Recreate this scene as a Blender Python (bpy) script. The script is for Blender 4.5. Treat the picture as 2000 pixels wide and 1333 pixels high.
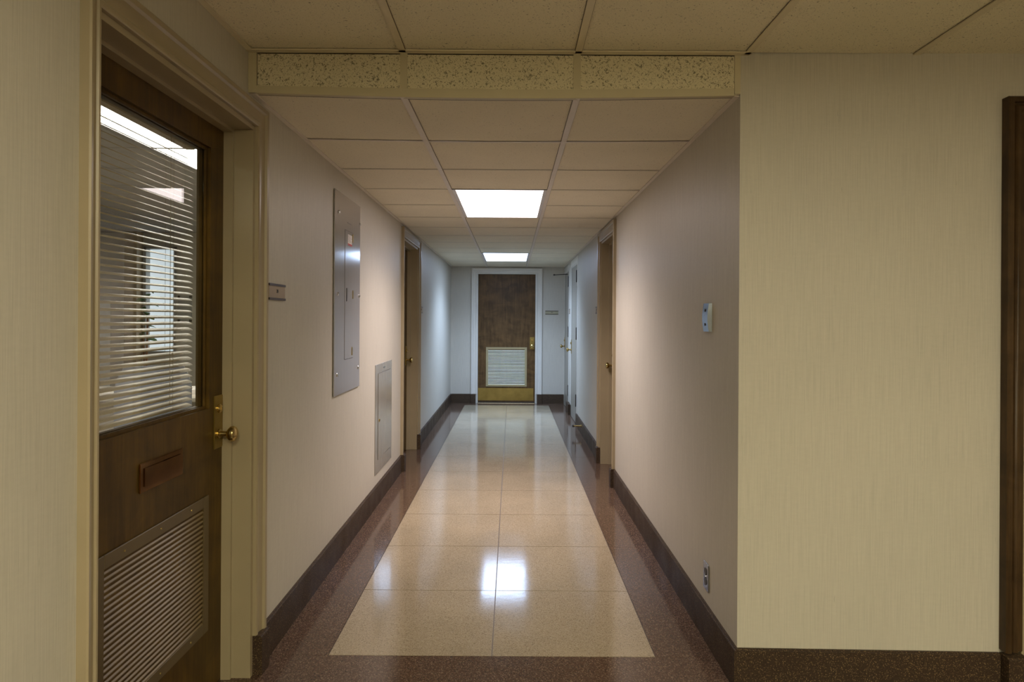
import bpy, bmesh, math, random
from mathutils import Vector, Matrix
random.seed(7)
for o in list(bpy.data.objects): bpy.data.objects.remove(o)
scn = bpy.context.scene
C = scn.collection
PI = math.pi

# ------------------------------------------------------------------ camera, world, exposure
EYE = 1.34            # eye height
F = 1300.0            # focal length in pixels of the 2000 px frame
cam = bpy.data.cameras.new('camera'); camo = bpy.data.objects.new('camera', cam); C.objects.link(camo)
cam.sensor_fit = 'HORIZONTAL'; cam.sensor_width = 36.0; cam.lens = 36.0 * F / 2000.0
cam.shift_x = 0.0002; cam.shift_y = -0.022
cam.clip_start = 0.05
camo.location = (0, 0, EYE)
camo.rotation_euler = (Matrix.Rotation(PI/2, 3, 'X') @ Matrix.Rotation(0.006, 3, 'Z')).to_euler()
scn.camera = camo
w = bpy.data.worlds.new('world'); scn.world = w; w.use_nodes = True
w.node_tree.nodes['Background'].inputs[0].default_value = (0.02, 0.02, 0.022, 1)
w.node_tree.nodes['Background'].inputs[1].default_value = 1.0
scn.view_settings.view_transform = 'Standard'; scn.view_settings.look = 'None'
scn.view_settings.gamma = 1.0; scn.view_settings.use_curve_mapping = False
scn.view_settings.exposure = 0.0

# light levels of the fixtures (emission of the acrylic diffusers)
L_NEAR  = ((1.0, 0.87, 0.86), 6.0, 31)      # first corridor troffer
L_FAR   = ((0.50, 0.68, 1.0), 12.5, 42)      # second corridor troffer, cooler tubes
L_LOBBY = ((1.0, 0.93, 0.66), 32.0, 0)      # lobby troffers behind the photographer, warm tubes
L_OFFICE = ((1.0, 0.95, 0.86), 13.0, 0)

# ------------------------------------------------------------------ key dimensions
XL, XR = -0.962, 0.826        # corridor walls
YF, YE = 2.42, 10.5           # fascia / end wall
HL, HU = EYE + 0.817, EYE + 0.964     # lower and upper ceiling
WT = 0.15                     # wall thickness
DH = 2.052                    # door opening height
BH = 0.148                    # baseboard height
X0, X1, Y0 = XL, 3.6, -3.2    # lobby limits

# ------------------------------------------------------------------ materials
def new_mat(name):
    m = bpy.data.materials.new(name); m.use_nodes = True
    nt = m.node_tree; b = nt.nodes['Principled BSDF']
    return m, nt, b
def N(nt, t, **kw):
    n = nt.nodes.new(t)
    for k, v in kw.items(): setattr(n, k, v)
    return n
def coords(nt, scale=(1,1,1), rot=(0,0,0)):
    tc = N(nt, 'ShaderNodeTexCoord'); mp = N(nt, 'ShaderNodeMapping')
    mp.inputs['Scale'].default_value = scale; mp.inputs['Rotation'].default_value = rot
    nt.links.new(tc.outputs['Object'], mp.inputs[0]); return mp.outputs[0]
def noise(nt, vec, scale, detail=3, rough=0.5, dist=0.0):
    n = N(nt, 'ShaderNodeTexNoise'); n.inputs['Scale'].default_value = scale
    n.inputs['Detail'].default_value = detail; n.inputs['Roughness'].default_value = rough
    n.inputs['Distortion'].default_value = dist
    nt.links.new(vec, n.inputs['Vector']); return n.outputs['Fac']
def ramp(nt, fac, stops, interp='LINEAR'):
    r = N(nt, 'ShaderNodeValToRGB'); r.color_ramp.interpolation = interp
    e = r.color_ramp.elements
    while len(e) < len(stops): e.new(0.5)
    for i, (p, c) in enumerate(stops):
        e[i].position = p; e[i].color = (*c, 1) if len(c) == 3 else c
    nt.links.new(fac, r.inputs[0]); return r.outputs[0]
def mix(nt, fac, a, b, mode='MIX'):
    n = N(nt, 'ShaderNodeMix', data_type='RGBA', blend_type=mode)
    if isinstance(fac, (int, float)): n.inputs[0].default_value = fac
    else: nt.links.new(fac, n.inputs[0])
    for s, v in ((6, a), (7, b)):
        if isinstance(v, tuple): n.inputs[s].default_value = (*v, 1)
        else: nt.links.new(v, n.inputs[s])
    return n.outputs[2]
def bump(nt, b, h, strength, dist=0.002):
    n = N(nt, 'ShaderNodeBump'); n.inputs['Strength'].default_value = strength
    n.inputs['Distance'].default_value = dist
    nt.links.new(h, n.inputs['Height']); nt.links.new(n.outputs[0], b.inputs['Normal'])

def plain(name, col, rough=0.5, metal=0.0, var=0.06, scale=12.0, spec=0.5, coat=0.0):
    m, nt, b = new_mat(name)
    f = noise(nt, coords(nt), scale, 4)
    lo = tuple(c*(1-var) for c in col); hi = tuple(min(1, c*(1+var)) for c in col)
    nt.links.new(ramp(nt, f, [(0.3, lo), (0.7, hi)]), b.inputs['Base Color'])
    b.inputs['Roughness'].default_value = rough; b.inputs['Metallic'].default_value = metal
    b.inputs['Specular IOR Level'].default_value = spec
    b.inputs['Coat Weight'].default_value = coat
    return m
def emit(name, col, s):
    m, nt, b = new_mat(name)
    b.inputs['Base Color'].default_value = (.8,.8,.8,1)
    b.inputs['Emission Color'].default_value = (*col, 1); b.inputs['Emission Strength'].default_value = s
    return m
def wallpaper(name, col):
    m, nt, b = new_mat(name)
    v = coords(nt, (260, 260, 5)); f = noise(nt, v, 1.0, 3, 0.65)
    v2 = coords(nt, (30, 30, 90)); f2 = noise(nt, v2, 1.0, 2)
    v4 = coords(nt, (110, 110, 14)); f4 = noise(nt, v4, 1.0, 2)
    f3 = noise(nt, coords(nt), 1.3, 3)
    base = ramp(nt, f, [(0.25, tuple(c*.86 for c in col)), (0.55, col), (0.8, tuple(min(1,c*1.07) for c in col))])
    base = mix(nt, 0.04, base, ramp(nt, f2, [(0.3, (0.3,)*3), (0.7, (0.75,)*3)]), 'OVERLAY')
    slub = ramp(nt, f4, [(0.70, (0,0,0)), (0.80, (1,1,1))])
    base = mix(nt, slub, base, tuple(c*.80 for c in col))
    base = mix(nt, 0.10, base, ramp(nt, f3, [(0.35, (0.35,)*3), (0.7, (0.65,)*3)]), 'OVERLAY')
    nt.links.new(base, b.inputs['Base Color'])
    b.inputs['Roughness'].default_value = 0.48; b.inputs['Specular IOR Level'].default_value = 0.35
    bump(nt, b, f, 0.18, 0.001)
    return m
def terrazzo(name, base, chips, dark, rough, chip_scale=260, chip_amt=0.5, spec=0.5):
    m, nt, b = new_mat(name)
    v = coords(nt)
    vo = N(nt, 'ShaderNodeTexVoronoi', feature='F1'); vo.inputs['Scale'].default_value = chip_scale
    vo.inputs['Randomness'].default_value = 1.0; nt.links.new(v, vo.inputs['Vector'])
    sep = N(nt, 'ShaderNodeSeparateColor'); nt.links.new(vo.outputs['Color'], sep.inputs[0])
    big = noise(nt, v, 2.2, 5)
    c1 = ramp(nt, sep.outputs[0], [(0.0, dark), (0.22, base), (1-chip_amt*.5, base), (1.0, chips)])
    fine = noise(nt, v, 420, 2)
    c2 = mix(nt, 0.35, c1, ramp(nt, fine, [(0.3, (0.25,)*3), (0.7, (0.75,)*3)]), 'OVERLAY')
    c3 = mix(nt, 0.30, c2, ramp(nt, big, [(0.3, (0.35,)*3), (0.7, (0.65,)*3)]), 'OVERLAY')
    vs = N(nt, 'ShaderNodeTexVoronoi', feature='F1'); vs.inputs['Scale'].default_value = chip_scale*.28
    nt.links.new(v, vs.inputs['Vector'])
    spk = ramp(nt, vs.outputs['Distance'], [(0.10, (1,1,1)), (0.2, (0,0,0))])
    c3 = mix(nt, spk, c3, chips)
    nt.links.new(c3, b.inputs['Base Color'])
    b.inputs['Specular IOR Level'].default_value = spec
    rr = N(nt, 'ShaderNodeMapRange'); rr.inputs['To Min'].default_value = rough*.6; rr.inputs['To Max'].default_value = rough*1.4
    nt.links.new(noise(nt, v, 6, 4), rr.inputs[0]); nt.links.new(rr.outputs[0], b.inputs['Roughness'])
    wv = noise(nt, v, 28, 2)
    bump(nt, b, wv, 0.012, 0.01)
    return m
def wood(name, dark, light, rough=0.45, hor=False):
    m, nt, b = new_mat(name)
    v = coords(nt, (9, 9, 1.2) if not hor else (1.2, 1.2, 9)); g = noise(nt, v, 3.0, 8, 0.6, 0.5)
    v2 = coords(nt, (150, 150, 3)); g2 = noise(nt, v2, 1.0, 3)
    blotch = noise(nt, coords(nt, (1.4, 1.4, 2.2)), 2.4, 5, 0.55, 1.2)
    c = ramp(nt, g, [(0.25, dark), (0.75, light)])
    c = mix(nt, 0.30, c, ramp(nt, g2, [(0.3, (0.3,)*3), (0.7, (0.7,)*3)]), 'OVERLAY')
    c = mix(nt, 0.85, c, ramp(nt, blotch, [(0.28, (0.26,)*3), (0.72, (0.70,)*3)]), 'OVERLAY')
    nt.links.new(c, b.inputs['Base Color'])
    b.inputs['Roughness'].default_value = rough; b.inputs['Specular IOR Level'].default_value = 0.2
    bump(nt, b, g2, 0.05, 0.001)
    return m
def ceil_tile(name, col, amt, scale=95):
    m, nt, b = new_mat(name)
    v = coords(nt)
    f = noise(nt, v, scale, 2, 0.6, 0.8); f2 = noise(nt, v, scale*2.3, 2)
    pit = ramp(nt, f, [(amt-.03, (1,1,1)), (amt+.02, (0,0,0))])
    pit2 = ramp(nt, f2, [(amt-.05, (1,1,1)), (amt, (0,0,0))])
    c = mix(nt, 1.0, pit, pit2, 'LIGHTEN')
    base = ramp(nt, noise(nt, v, 3, 4), [(0.3, tuple(x*.94 for x in col)), (0.7, col)])
    nt.links.new(mix(nt, c, base, tuple(x*.34 for x in col)), b.inputs['Base Color'])
    b.inputs['Roughness'].default_value = 0.9; b.inputs['Specular IOR Level'].default_value = 0.15
    inv = N(nt, 'ShaderNodeInvert'); nt.links.new(c, inv.inputs[1]); bump(nt, b, inv.outputs[0], 0.4, 0.002)
    return m
def brushed(name, col, rough, vertical=True, metal=1.0):
    m, nt, b = new_mat(name)
    v = coords(nt, (400, 400, 2) if vertical else (2, 2, 400)); f = noise(nt, v, 1.0, 3)
    nt.links.new(ramp(nt, f, [(0.3, tuple(c*.9 for c in col)), (0.7, col)]), b.inputs['Base Color'])
    b.inputs['Metallic'].default_value = metal; b.inputs['Roughness'].default_value = rough
    bump(nt, b, f, 0.015, 0.0003)
    return m
def glass(name):
    m, nt, b = new_mat(name)
    out = nt.nodes['Material Output']
    tr = N(nt, 'ShaderNodeBsdfTransparent'); gl = N(nt, 'ShaderNodeBsdfGlossy'); gl.inputs['Roughness'].default_value = 0.0
    fr = N(nt, 'ShaderNodeFresnel'); ge = N(nt, 'ShaderNodeNewGeometry')
    mr = N(nt, 'ShaderNodeMapRange'); mr.inputs['To Min'].default_value = 1.5; mr.inputs['To Max'].default_value = 1/1.5
    nt.links.new(ge.outputs['Backfacing'], mr.inputs[0]); nt.links.new(mr.outputs[0], fr.inputs['IOR'])
    mx = N(nt, 'ShaderNodeMixShader'); tr.inputs[0].default_value = (.93,.95,.93,1)
    nt.links.new(fr.outputs[0], mx.inputs[0]); nt.links.new(tr.outputs[0], mx.inputs[1]); nt.links.new(gl.outputs[0], mx.inputs[2])
    nt.links.new(mx.outputs[0], out.inputs['Surface'])
    return m

M = {}
WP = (0.50, 0.465, 0.395)
M['paper'] = wallpaper('wallpaper_beige', WP)
M['cream_floor'] = terrazzo('terrazzo_cream', (0.335, 0.272, 0.185), (0.42, 0.36, 0.26), (0.19, 0.145, 0.09), 0.10, 300, 0.5, 0.6)
M['brown_floor'] = terrazzo('terrazzo_brown', (0.085, 0.050, 0.033), (0.22, 0.155, 0.105), (0.036, 0.021, 0.014), 0.10, 300, 0.45, 0.45)
M['brown_base'] = terrazzo('terrazzo_brown_base', (0.040, 0.024, 0.015), (0.24, 0.165, 0.08), (0.018, 0.011, 0.008), 0.5, 420, 0.22, 0.25)
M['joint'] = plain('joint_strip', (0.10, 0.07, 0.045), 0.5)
M['paint'] = plain('cream_trim_paint', (0.315, 0.255, 0.160), 0.32, var=0.05, scale=5)
M['paint_white'] = plain('white_trim_paint', (0.62, 0.59, 0.53), 0.32, var=0.03, scale=5)
M['paint_door'] = plain('cream_door_paint', (0.26, 0.235, 0.19), 0.35, var=0.05, scale=4)
M['wood'] = wood('walnut_veneer', (0.044, 0.022, 0.0035), (0.100, 0.056, 0.009))
M['wood_end'] = wood('walnut_veneer_end_door', (0.062, 0.032, 0.011), (0.140, 0.078, 0.030))
M['wood_dark'] = wood('dark_stained_frame_wood', (0.035, 0.020, 0.010), (0.085, 0.048, 0.020), 0.3)
M['tile'] = ceil_tile('mineral_fibre_tile', (0.78, 0.72, 0.58), 0.32, 170)
M['tile_up'] = ceil_tile('mineral_fibre_tile_pitted', (0.80, 0.74, 0.56), 0.345, 170)
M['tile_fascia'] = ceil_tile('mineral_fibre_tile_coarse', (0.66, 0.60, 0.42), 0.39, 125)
M['tee'] = plain('painted_grid_metal', (0.68, 0.61, 0.53), 0.42, var=0.03)
M['tee_up'] = plain('painted_grid_metal_yellowed', (0.66, 0.59, 0.42), 0.42, var=0.03)
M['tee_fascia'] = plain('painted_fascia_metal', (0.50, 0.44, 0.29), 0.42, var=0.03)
M['brass'] = plain('aged_brass', (0.54, 0.41, 0.17), 0.22, 1.0, var=0.12, scale=30)
M['brass_dull'] = plain('dull_brass_plate', (0.36, 0.27, 0.09), 0.38, 1.0, var=0.15, scale=9)
M['copper'] = plain('copper_brown_plate', (0.34, 0.21, 0.09), 0.12, 1.0, var=0.2, scale=14)
M['louver'] = plain('bronze_louver_enamel', (0.15, 0.104, 0.045), 0.4, 0.0, var=0.06)
M['louver_dark'] = plain('dark_bronze_frame_enamel', (0.088, 0.060, 0.024), 0.4, 0.0, var=0.06)
M['louver_light'] = plain('cream_louver_enamel', (0.85, 0.85, 0.66), 0.4, var=0.04)
M['louver_frame'] = plain('tan_louver_frame_enamel', (0.34, 0.27, 0.14), 0.4, var=0.05)
M['steel_paint'] = brushed('grey_panel_enamel', (0.41, 0.385, 0.375), 0.13, True, 0.35)
M['steel_paint2'] = brushed('grey_access_panel_enamel', (0.40, 0.375, 0.33), 0.2, True, 0.4)
M['steel'] = brushed('brushed_steel', (0.55, 0.56, 0.58), 0.22, False)
M['chrome'] = plain('chrome', (0.30, 0.335, 0.40), 0.2, 1.0, var=0.03)
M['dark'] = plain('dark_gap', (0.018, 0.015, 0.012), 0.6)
M['black'] = plain('black_plastic', (0.03, 0.025, 0.02), 0.4)
M['sign'] = plain('tan_sign_face', (0.33, 0.25, 0.16), 0.4, var=0.05)
M['sign_end'] = plain('tan_sign_face_pale', (0.36, 0.33, 0.22), 0.4, var=0.05)
M['sign_rail'] = plain('sign_holder_rail', (0.05, 0.032, 0.022), 0.35)
M['white_label'] = plain('white_label', (0.75, 0.70, 0.66), 0.6)
M['red'] = plain('red_label_band', (0.45, 0.06, 0.05), 0.6)
M['slat'] = plain('beige_blind_slat', (0.52, 0.42, 0.27), 0.42, var=0.03)
M['cord'] = plain('blind_cord', (0.35, 0.30, 0.22), 0.7)
M['glass'] = glass('clear_pane')
M['rubber'] = plain('rubber_tip', (0.05, 0.045, 0.04), 0.8)
M['plaster'] = plain('office_wall_paint', (0.60, 0.57, 0.50), 0.7)
M['office_ceiling'] = plain('office_ceiling_board', (0.50, 0.48, 0.46), 0.9)
M['carpet'] = plain('office_carpet', (0.16, 0.13, 0.10), 0.95, scale=200, var=0.2)
M['office_grey'] = plain('office_grey_enamel', (0.42, 0.42, 0.40), 0.4)
M['desk'] = plain('desk_laminate', (0.55, 0.50, 0.42), 0.35)
M['chair_cloth'] = plain('grey_chair_cloth', (0.22, 0.23, 0.26), 0.9, scale=150)
M['leaf'] = plain('green_leaf', (0.10, 0.24, 0.06), 0.5, var=0.25)
M['pot'] = plain('clay_pot', (0.35, 0.17, 0.09), 0.7)
M['elevator'] = brushed('brass_toned_metal_door', (0.52, 0.42, 0.24), 0.30)
M['sill'] = plain('ribbed_metal_sill', (0.26, 0.235, 0.19), 0.35, 0.8)

# ------------------------------------------------------------------ mesh helpers
def bx(bm, x0, x1, y0, y1, z0, z1):
    if x0 > x1: x0, x1 = x1, x0
    if y0 > y1: y0, y1 = y1, y0
    if z0 > z1: z0, z1 = z1, z0
    v = [bm.verts.new(p) for p in ((x0,y0,z0),(x1,y0,z0),(x1,y1,z0),(x0,y1,z0),(x0,y0,z1),(x1,y0,z1),(x1,y1,z1),(x0,y1,z1))]
    for f in ((3,2,1,0),(4,5,6,7),(0,1,5,4),(1,2,6,5),(2,3,7,6),(3,0,4,7)):
        bm.faces.new([v[i] for i in f])
def box_bm(*a, bev=0.0, seg=2):
    bm = bmesh.new(); bx(bm, *a)
    if bev: bmesh.ops.bevel(bm, geom=list(bm.edges), offset=bev, segments=seg, affect='EDGES')
    return bm
def lathe(bm, prof, axis, origin, n=20):
    """prof: list of (distance along axis, radius); axis a unit vector"""
    a = Vector(axis).normalized(); t = a.orthogonal().normalized(); s = a.cross(t); o = Vector(origin)
    rings = []
    for d, r in prof:
        if r < 1e-6: rings.append([bm.verts.new(o + a*d)])
        else: rings.append([bm.verts.new(o + a*d + (t*math.cos(2*PI*k/n) + s*math.sin(2*PI*k/n))*r) for k in range(n)])
    for A, B in zip(rings, rings[1:]):
        for k in range(n):
            k2 = (k+1) % n
            if len(A) == 1 and len(B) == 1: continue
            if len(A) == 1: bm.faces.new((A[0], B[k2], B[k]))
            elif len(B) == 1: bm.faces.new((A[k], A[k2], B[0]))
            else: bm.faces.new((A[k], A[k2], B[k2], B[k]))
    if len(rings[0]) > 1: bm.faces.new(list(reversed(rings[0])))
    if len(rings[-1]) > 1: bm.faces.new(rings[-1])
def tube(bm, p0, p1, r, n=10):
    p0, p1 = Vector(p0), Vector(p1); lathe(bm, [(0, r), ((p1-p0).length, r)], (p1-p0), p0, n)
def obj(name, bm, mat, parent=None, smooth=False, kind=None, loc=None):
    me = bpy.data.meshes.new(name)
    bmesh.ops.recalc_face_normals(bm, faces=bm.faces[:])
    bm.to_mesh(me); bm.free()
    if smooth:
        for p in me.polygons: p.use_smooth = True
        me.set_sharp_from_angle(angle=math.radians(38)) if hasattr(me, 'set_sharp_from_angle') else None
    for mm in (mat if isinstance(mat, (list, tuple)) else [mat]): me.materials.append(mm)
    o = bpy.data.objects.new(name, me); C.objects.link(o)
    if parent: o.parent = parent
    if kind: o['kind'] = kind
    if loc: o.location = loc
    return o
def tag(o, label=None, cat=None, group=None, kind=None):
    if label: o['label'] = label
    if cat: o['category'] = cat
    if group: o['group'] = group
    if kind: o['kind'] = kind
    return o
def empty(name, loc, rz=0.0):
    o = bpy.data.objects.new(name, None); C.objects.link(o); o.empty_display_size = 0.05
    o.location = loc; o.rotation_euler = (0, 0, rz); return o
RL, RR = PI/2, -PI/2       # local frames on the left / right wall: local x along the wall, local y into the wall
def text_part(name, s, size, mat, parent, loc, rot=(PI/2, 0, 0), depth=0.0006, label=None):
    cu = bpy.data.curves.new(name, 'FONT'); cu.body = s; cu.size = size; cu.extrude = depth
    cu.align_x = 'CENTER'; cu.align_y = 'CENTER'
    t = bpy.data.objects.new('tmp', cu); C.objects.link(t)
    dg = bpy.context.evaluated_depsgraph_get(); dg.update()
    me = bpy.data.meshes.new_from_object(t.evaluated_get(dg)); bpy.data.objects.remove(t)
    me.name = name; me.materials.clear(); me.materials.append(mat)
    o = bpy.data.objects.new(name, me); C.objects.link(o); o.parent = parent
    o.location = loc; o.rotation_euler = rot
    if label: o['label'] = label
    return o

# ------------------------------------------------------------------ walls
LEFT_DOORS = [(1.532, 2.485), (5.865, 6.80)]
RIGHT_DOORS = [(5.365, 6.17), (8.42, 9.22), (9.64, 10.38)]
WTOP = 2.46
def long_wall(name, xa, xb, ya, yb, holes, mat, hh=DH):
    bm = bmesh.new(); y = ya
    for a, b in holes:
        bx(bm, xa, xb, y, a, 0, WTOP); bx(bm, xa, xb, a, b, hh, WTOP); y = b
    bx(bm, xa, xb, y, yb, 0, WTOP)
    return obj(name, bm, mat, kind='structure')
wl = long_wall('wall_left', XL-WT, XL, Y0, YE+WT, LEFT_DOORS, M['paper'])
tag(wl, 'beige vertically streaked wallpaper wall on the left of the corridor')
wr = long_wall('wall_right', XR, XR+WT, YF+0.001, YE+WT, RIGHT_DOORS, M['paper'])
tag(wr, 'beige wallpapered right wall of the corridor')
EX0, EX1 = -0.545, 0.384     # end door opening
bm = bmesh.new()
bx(bm, XL, EX0, YE, YE+WT, 0, WTOP); bx(bm, EX1, XR, YE, YE+WT, 0, WTOP); bx(bm, EX0, EX1, YE, YE+WT, DH, WTOP)
tag(obj('wall_end', bm, M['paper'], kind='structure'), 'wallpapered end wall around the far door')
# lobby wall facing the camera, slightly out of square (pivot at the corridor corner)
PV = (XR, YF, 0.0); TILT = -0.022
DX0, DX1, DHF = 1.009, 1.98, 2.07
bm = bmesh.new()
bx(bm, 0, DX0, 0, 0.22, 0, WTOP); bx(bm, DX0, DX1, 0, 0.22, DHF, WTOP); bx(bm, DX1, X1-XR+.05, 0, 0.22, 0, WTOP)
wf = obj('wall_front', bm, M['paper'], kind='structure', loc=PV); wf.rotation_euler.z = TILT
tag(wf, 'broad beige wallpapered lobby wall facing the camera on the right')
bm = bmesh.new(); bx(bm, X0-WT, X1+WT, Y0-WT, Y0, 0, WTOP)
tag(obj('wall_back', bm, M['paper'], kind='structure'), 'lobby wall behind the camera')
bm = bmesh.new(); bx(bm, X1, X1+WT, Y0, YF+0.2, 0, WTOP)
tag(obj('wall_lobby_right', bm, M['paper'], kind='structure'), 'lobby wall far to the right')

# ------------------------------------------------------------------ floor: slab with terrazzo panels and recessed divider joints
floor = obj('floor', box_bm(X0-WT-.0, X1+WT, Y0-WT, YE+WT+.3, -0.12, -0.006), M['joint'], kind='structure')
tag(floor, 'polished terrazzo floor, cream centre strip with a brown border')
_pc = {}
def panel(name, x0, x1, y0, y1, mat, g=0.0022):
    bm = box_bm(x0+g, x1-g, y0+g, y1-g, -0.006, 0.0)
    return obj(name, bm, mat, floor)
SX0, SX1, SXM, SY0, PITCH = -0.7200, 0.5777, -0.0712, 2.639, 0.636
for r in range(12):
    ya, yb = SY0 + r*PITCH, SY0 + (r+1)*PITCH
    panel('terrazzo_panel', SX0, SXM, ya, yb, M['cream_floor'])
    panel('terrazzo_panel', SXM, SX1, ya, yb, M['cream_floor'])
for r in range(6):
    ya, yb = SY0 + r*PITCH*2, SY0 + (r+1)*PITCH*2
    panel('border_panel', XL-WT, SX0, ya, yb, M['brown_floor'], 0.0012)
    panel('border_panel', SX1, XR+WT, ya, yb, M['brown_floor'], 0.0012)
YS = SY0 + 12*PITCH
panel('border_panel', XL-WT, XR+WT, YS, YE+WT+.1, M['brown_floor'], 0.0012)
xs = [X0-WT, XR+WT, 1.95, 2.85, X1+WT]
ys = [Y0-WT, -1.9, -0.8, 0.35, 1.5, SY0]
for i in range(4):
    for j in range(5):
        panel('border_panel', xs[i], xs[i+1], ys[j], ys[j+1], M['brown_floor'], 0.0012)

# ------------------------------------------------------------------ ceilings: slab, hung tiles, tee runners
def sag(x, y):
    s = 0.015*max(0.0, math.sin(PI*(x-XL)/(XR-XL)))
    return -s*max(0.0, 1-(y-YF)/1.3)
ceil = obj('ceiling', box_bm(X0-WT, X1+WT, Y0-WT, YE+WT, WTOP, WTOP+0.1), M['tile'], kind='structure')
tag(ceil, 'suspended ceiling of pitted beige mineral fibre tiles')
TW = 0.024
def ctile(x0, x1, y0, y1, h, mat, sg=False, parent=None):
    g = 0.0015; nx = 5
    bm = bmesh.new()
    for k in range(nx):
        xa = x0+g+(x1-x0-2*g)*k/nx; xb = x0+g+(x1-x0-2*g)*(k+1)/nx
        if k == 0: col0 = None
    rows = []
    for k in range(nx+1):
        x = x0+g+(x1-x0-2*g)*k/nx
        d = 0.0014*math.sin(PI*k/nx)
        col = []
        for y in (y0+g, (y0+y1)/2, y1-g):
            z = h + (sag(x, y) if sg else 0) - (d if y == (y0+y1)/2 else d*.5)
            col.append((bm.verts.new((x, y, z)), bm.verts.new((x, y, z+0.015))))
        rows.append(col)
    for A, B in zip(rows, rows[1:]):
        for j in range(2):
            bm.faces.new((A[j][0], A[j+1][0], B[j+1][0], B[j][0]))
            bm.faces.new((A[j][1], B[j][1], B[j+1][1], A[j+1][1]))
        bm.faces.new((A[0][0], B[0][0], B[0][1], A[0][1])); bm.faces.new((A[2][0], A[2][1], B[2][1], B[2][0]))
    for R in (rows[0], rows[-1]):
        for j in range(2): bm.faces.new((R[j][0], R[j][1], R[j+1][1], R[j+1][0]))
    return obj('ceiling_tile', bm, mat, parent or ceil)
# cross joints of the corridor ceiling
PT = 0.588
YX = [2.42, 3.055, 3.66, 4.225] + [4.225+PT*k for k in range(1, 11)]
YX[-1] = min(YX[-1], YE)
LIT = {(1, 3): 'near', (1, 4): 'near', (1, 10): 'far', (1, 11): 'far'}
YL1 = (YX[3], YX[5]); YL2 = (YX[10], YX[12])
gx = [XL, -0.398, 0.232, XR]
YX = [y for y in YX if y < YE-0.12] + [YE]
for i in range(3):
    for j in range(len(YX)-1):
        if (i, j) in LIT: continue
        ctile(gx[i], gx[i+1], YX[j], YX[j+1], HL+0.004, M['tile'], True)
def runner(x, y0, y1, h, mat, sg=False, w_=TW):
    bm = bmesh.new(); n = 6 if sg else 1
    for k in range(n):
        ya = y0 + (y1-y0)*k/n; yb = y0+(y1-y0)*(k+1)/n
        za = h + (sag(x, ya) if sg else 0); zb = h + (sag(x, yb) if sg else 0)
        vs = [bm.verts.new(p) for p in ((x-w_/2,ya,za),(x+w_/2,ya,za),(x+w_/2,yb,zb),(x-w_/2,yb,zb),
                                        (x-w_/2,ya,za+.006),(x+w_/2,ya,za+.006),(x+w_/2,yb,zb+.006),(x-w_/2,yb,zb+.006))]
        for f in ((3,2,1,0),(4,5,6,7),(0,1,5,4),(1,2,6,5),(2,3,7,6),(3,0,4,7)): bm.faces.new([vs[i] for i in f])
    bx(bm, x-.002, x+.002, y0, y1, h+.006, h+.035)
    r = obj('grid_runner', bm, mat, ceil)
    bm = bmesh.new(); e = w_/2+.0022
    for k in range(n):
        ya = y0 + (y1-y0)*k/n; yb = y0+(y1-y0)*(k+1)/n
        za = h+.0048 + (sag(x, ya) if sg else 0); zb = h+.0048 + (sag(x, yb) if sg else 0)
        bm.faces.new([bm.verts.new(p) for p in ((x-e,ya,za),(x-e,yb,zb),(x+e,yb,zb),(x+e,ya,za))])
    obj('painted_shadow', bm, M['joint'], r)  # flat dark strip painting the shadow lines along both tee edges
    return r
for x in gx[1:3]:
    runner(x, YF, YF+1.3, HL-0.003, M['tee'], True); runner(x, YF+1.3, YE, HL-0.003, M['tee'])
# concealed splines: one thin cross strip per joint, slightly proud on the first one
for j in range(1, len(YX)-1):
    for i in range(3):
        x0, x1 = gx[i], gx[i+1]; wd = 0.018 if j == 1 else 0.008
        if (i, j-1) in LIT and (i, j) in LIT: continue
        bm = bmesh.new(); n = 4
        for k in range(n):
            xa = x0+(x1-x0)*k/n; xb = x0+(x1-x0)*(k+1)/n
            za, zb = sag(xa, YX[j]), sag(xb, YX[j])
            z = HL - 0.0005 + (0.0008 if j > 1 else 0)
            vs = [bm.verts.new(p) for p in ((xa,YX[j]-wd/2,z+za),(xb,YX[j]-wd/2,z+zb),(xb,YX[j]+wd/2,z+zb),(xa,YX[j]+wd/2,z+za))]
            bm.faces.new(vs)
            vs = [bm.verts.new(p) for p in ((xa,YX[j]-wd/2,z+za+.004),(xb,YX[j]-wd/2,z+zb+.004),(xb,YX[j]+wd/2,z+zb+.004),(xa,YX[j]+wd/2,z+za+.004))]
            bm.faces.new(vs)
        obj('cross_strip', bm, M['tee'] if j == 1 else M['joint'], ceil)
# wall angle along both sides
for x, s in ((XL, 1), (XR, -1)):
    obj('wall_angle', box_bm(x, x+s*0.020, YF+.01, YE, HL-0.002, HL+0.002), M['tee'], ceil)
obj('wall_angle', box_bm(XL, XR, YE-0.02, YE, HL-0.002, HL+0.002), M['tee'], ceil)

# upper (lobby) ceiling
ux = [XL, -0.401, 0.235, 0.848, 1.457, 2.066, 2.675, 3.284, X1]
uy = [YF-0.012-0.61*k for k in range(10)][::-1]; uy[0] = Y0
LOB = {(1, 3), (4, 3), (4, 0)}          # lobby troffers (column, row)
for i in range(len(ux)-1):
    for j in range(len(uy)-1):
        if (i, j) in LOB or (i, j-1) in LOB: continue
        ctile(ux[i], ux[i+1], uy[j], uy[j+1], HU+0.004, M['tile_up'])
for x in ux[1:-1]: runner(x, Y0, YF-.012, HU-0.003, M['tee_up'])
for y in uy[1:-1]: obj('cross_tee', box_bm(XL, X1, y-TW/2, y+TW/2, HU-0.002, HU+0.003), M['tee_up'], ceil)
obj('wall_angle', box_bm(XL, XL+0.02, Y0, YF-.012, HU-0.002, HU+0.002), M['tee_up'], ceil)
obj('wall_angle', box_bm(XL, XR+.03, YF-0.03, YF-.001, HU-0.003, HU+0.001), M['tee_up'], ceil)

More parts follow.
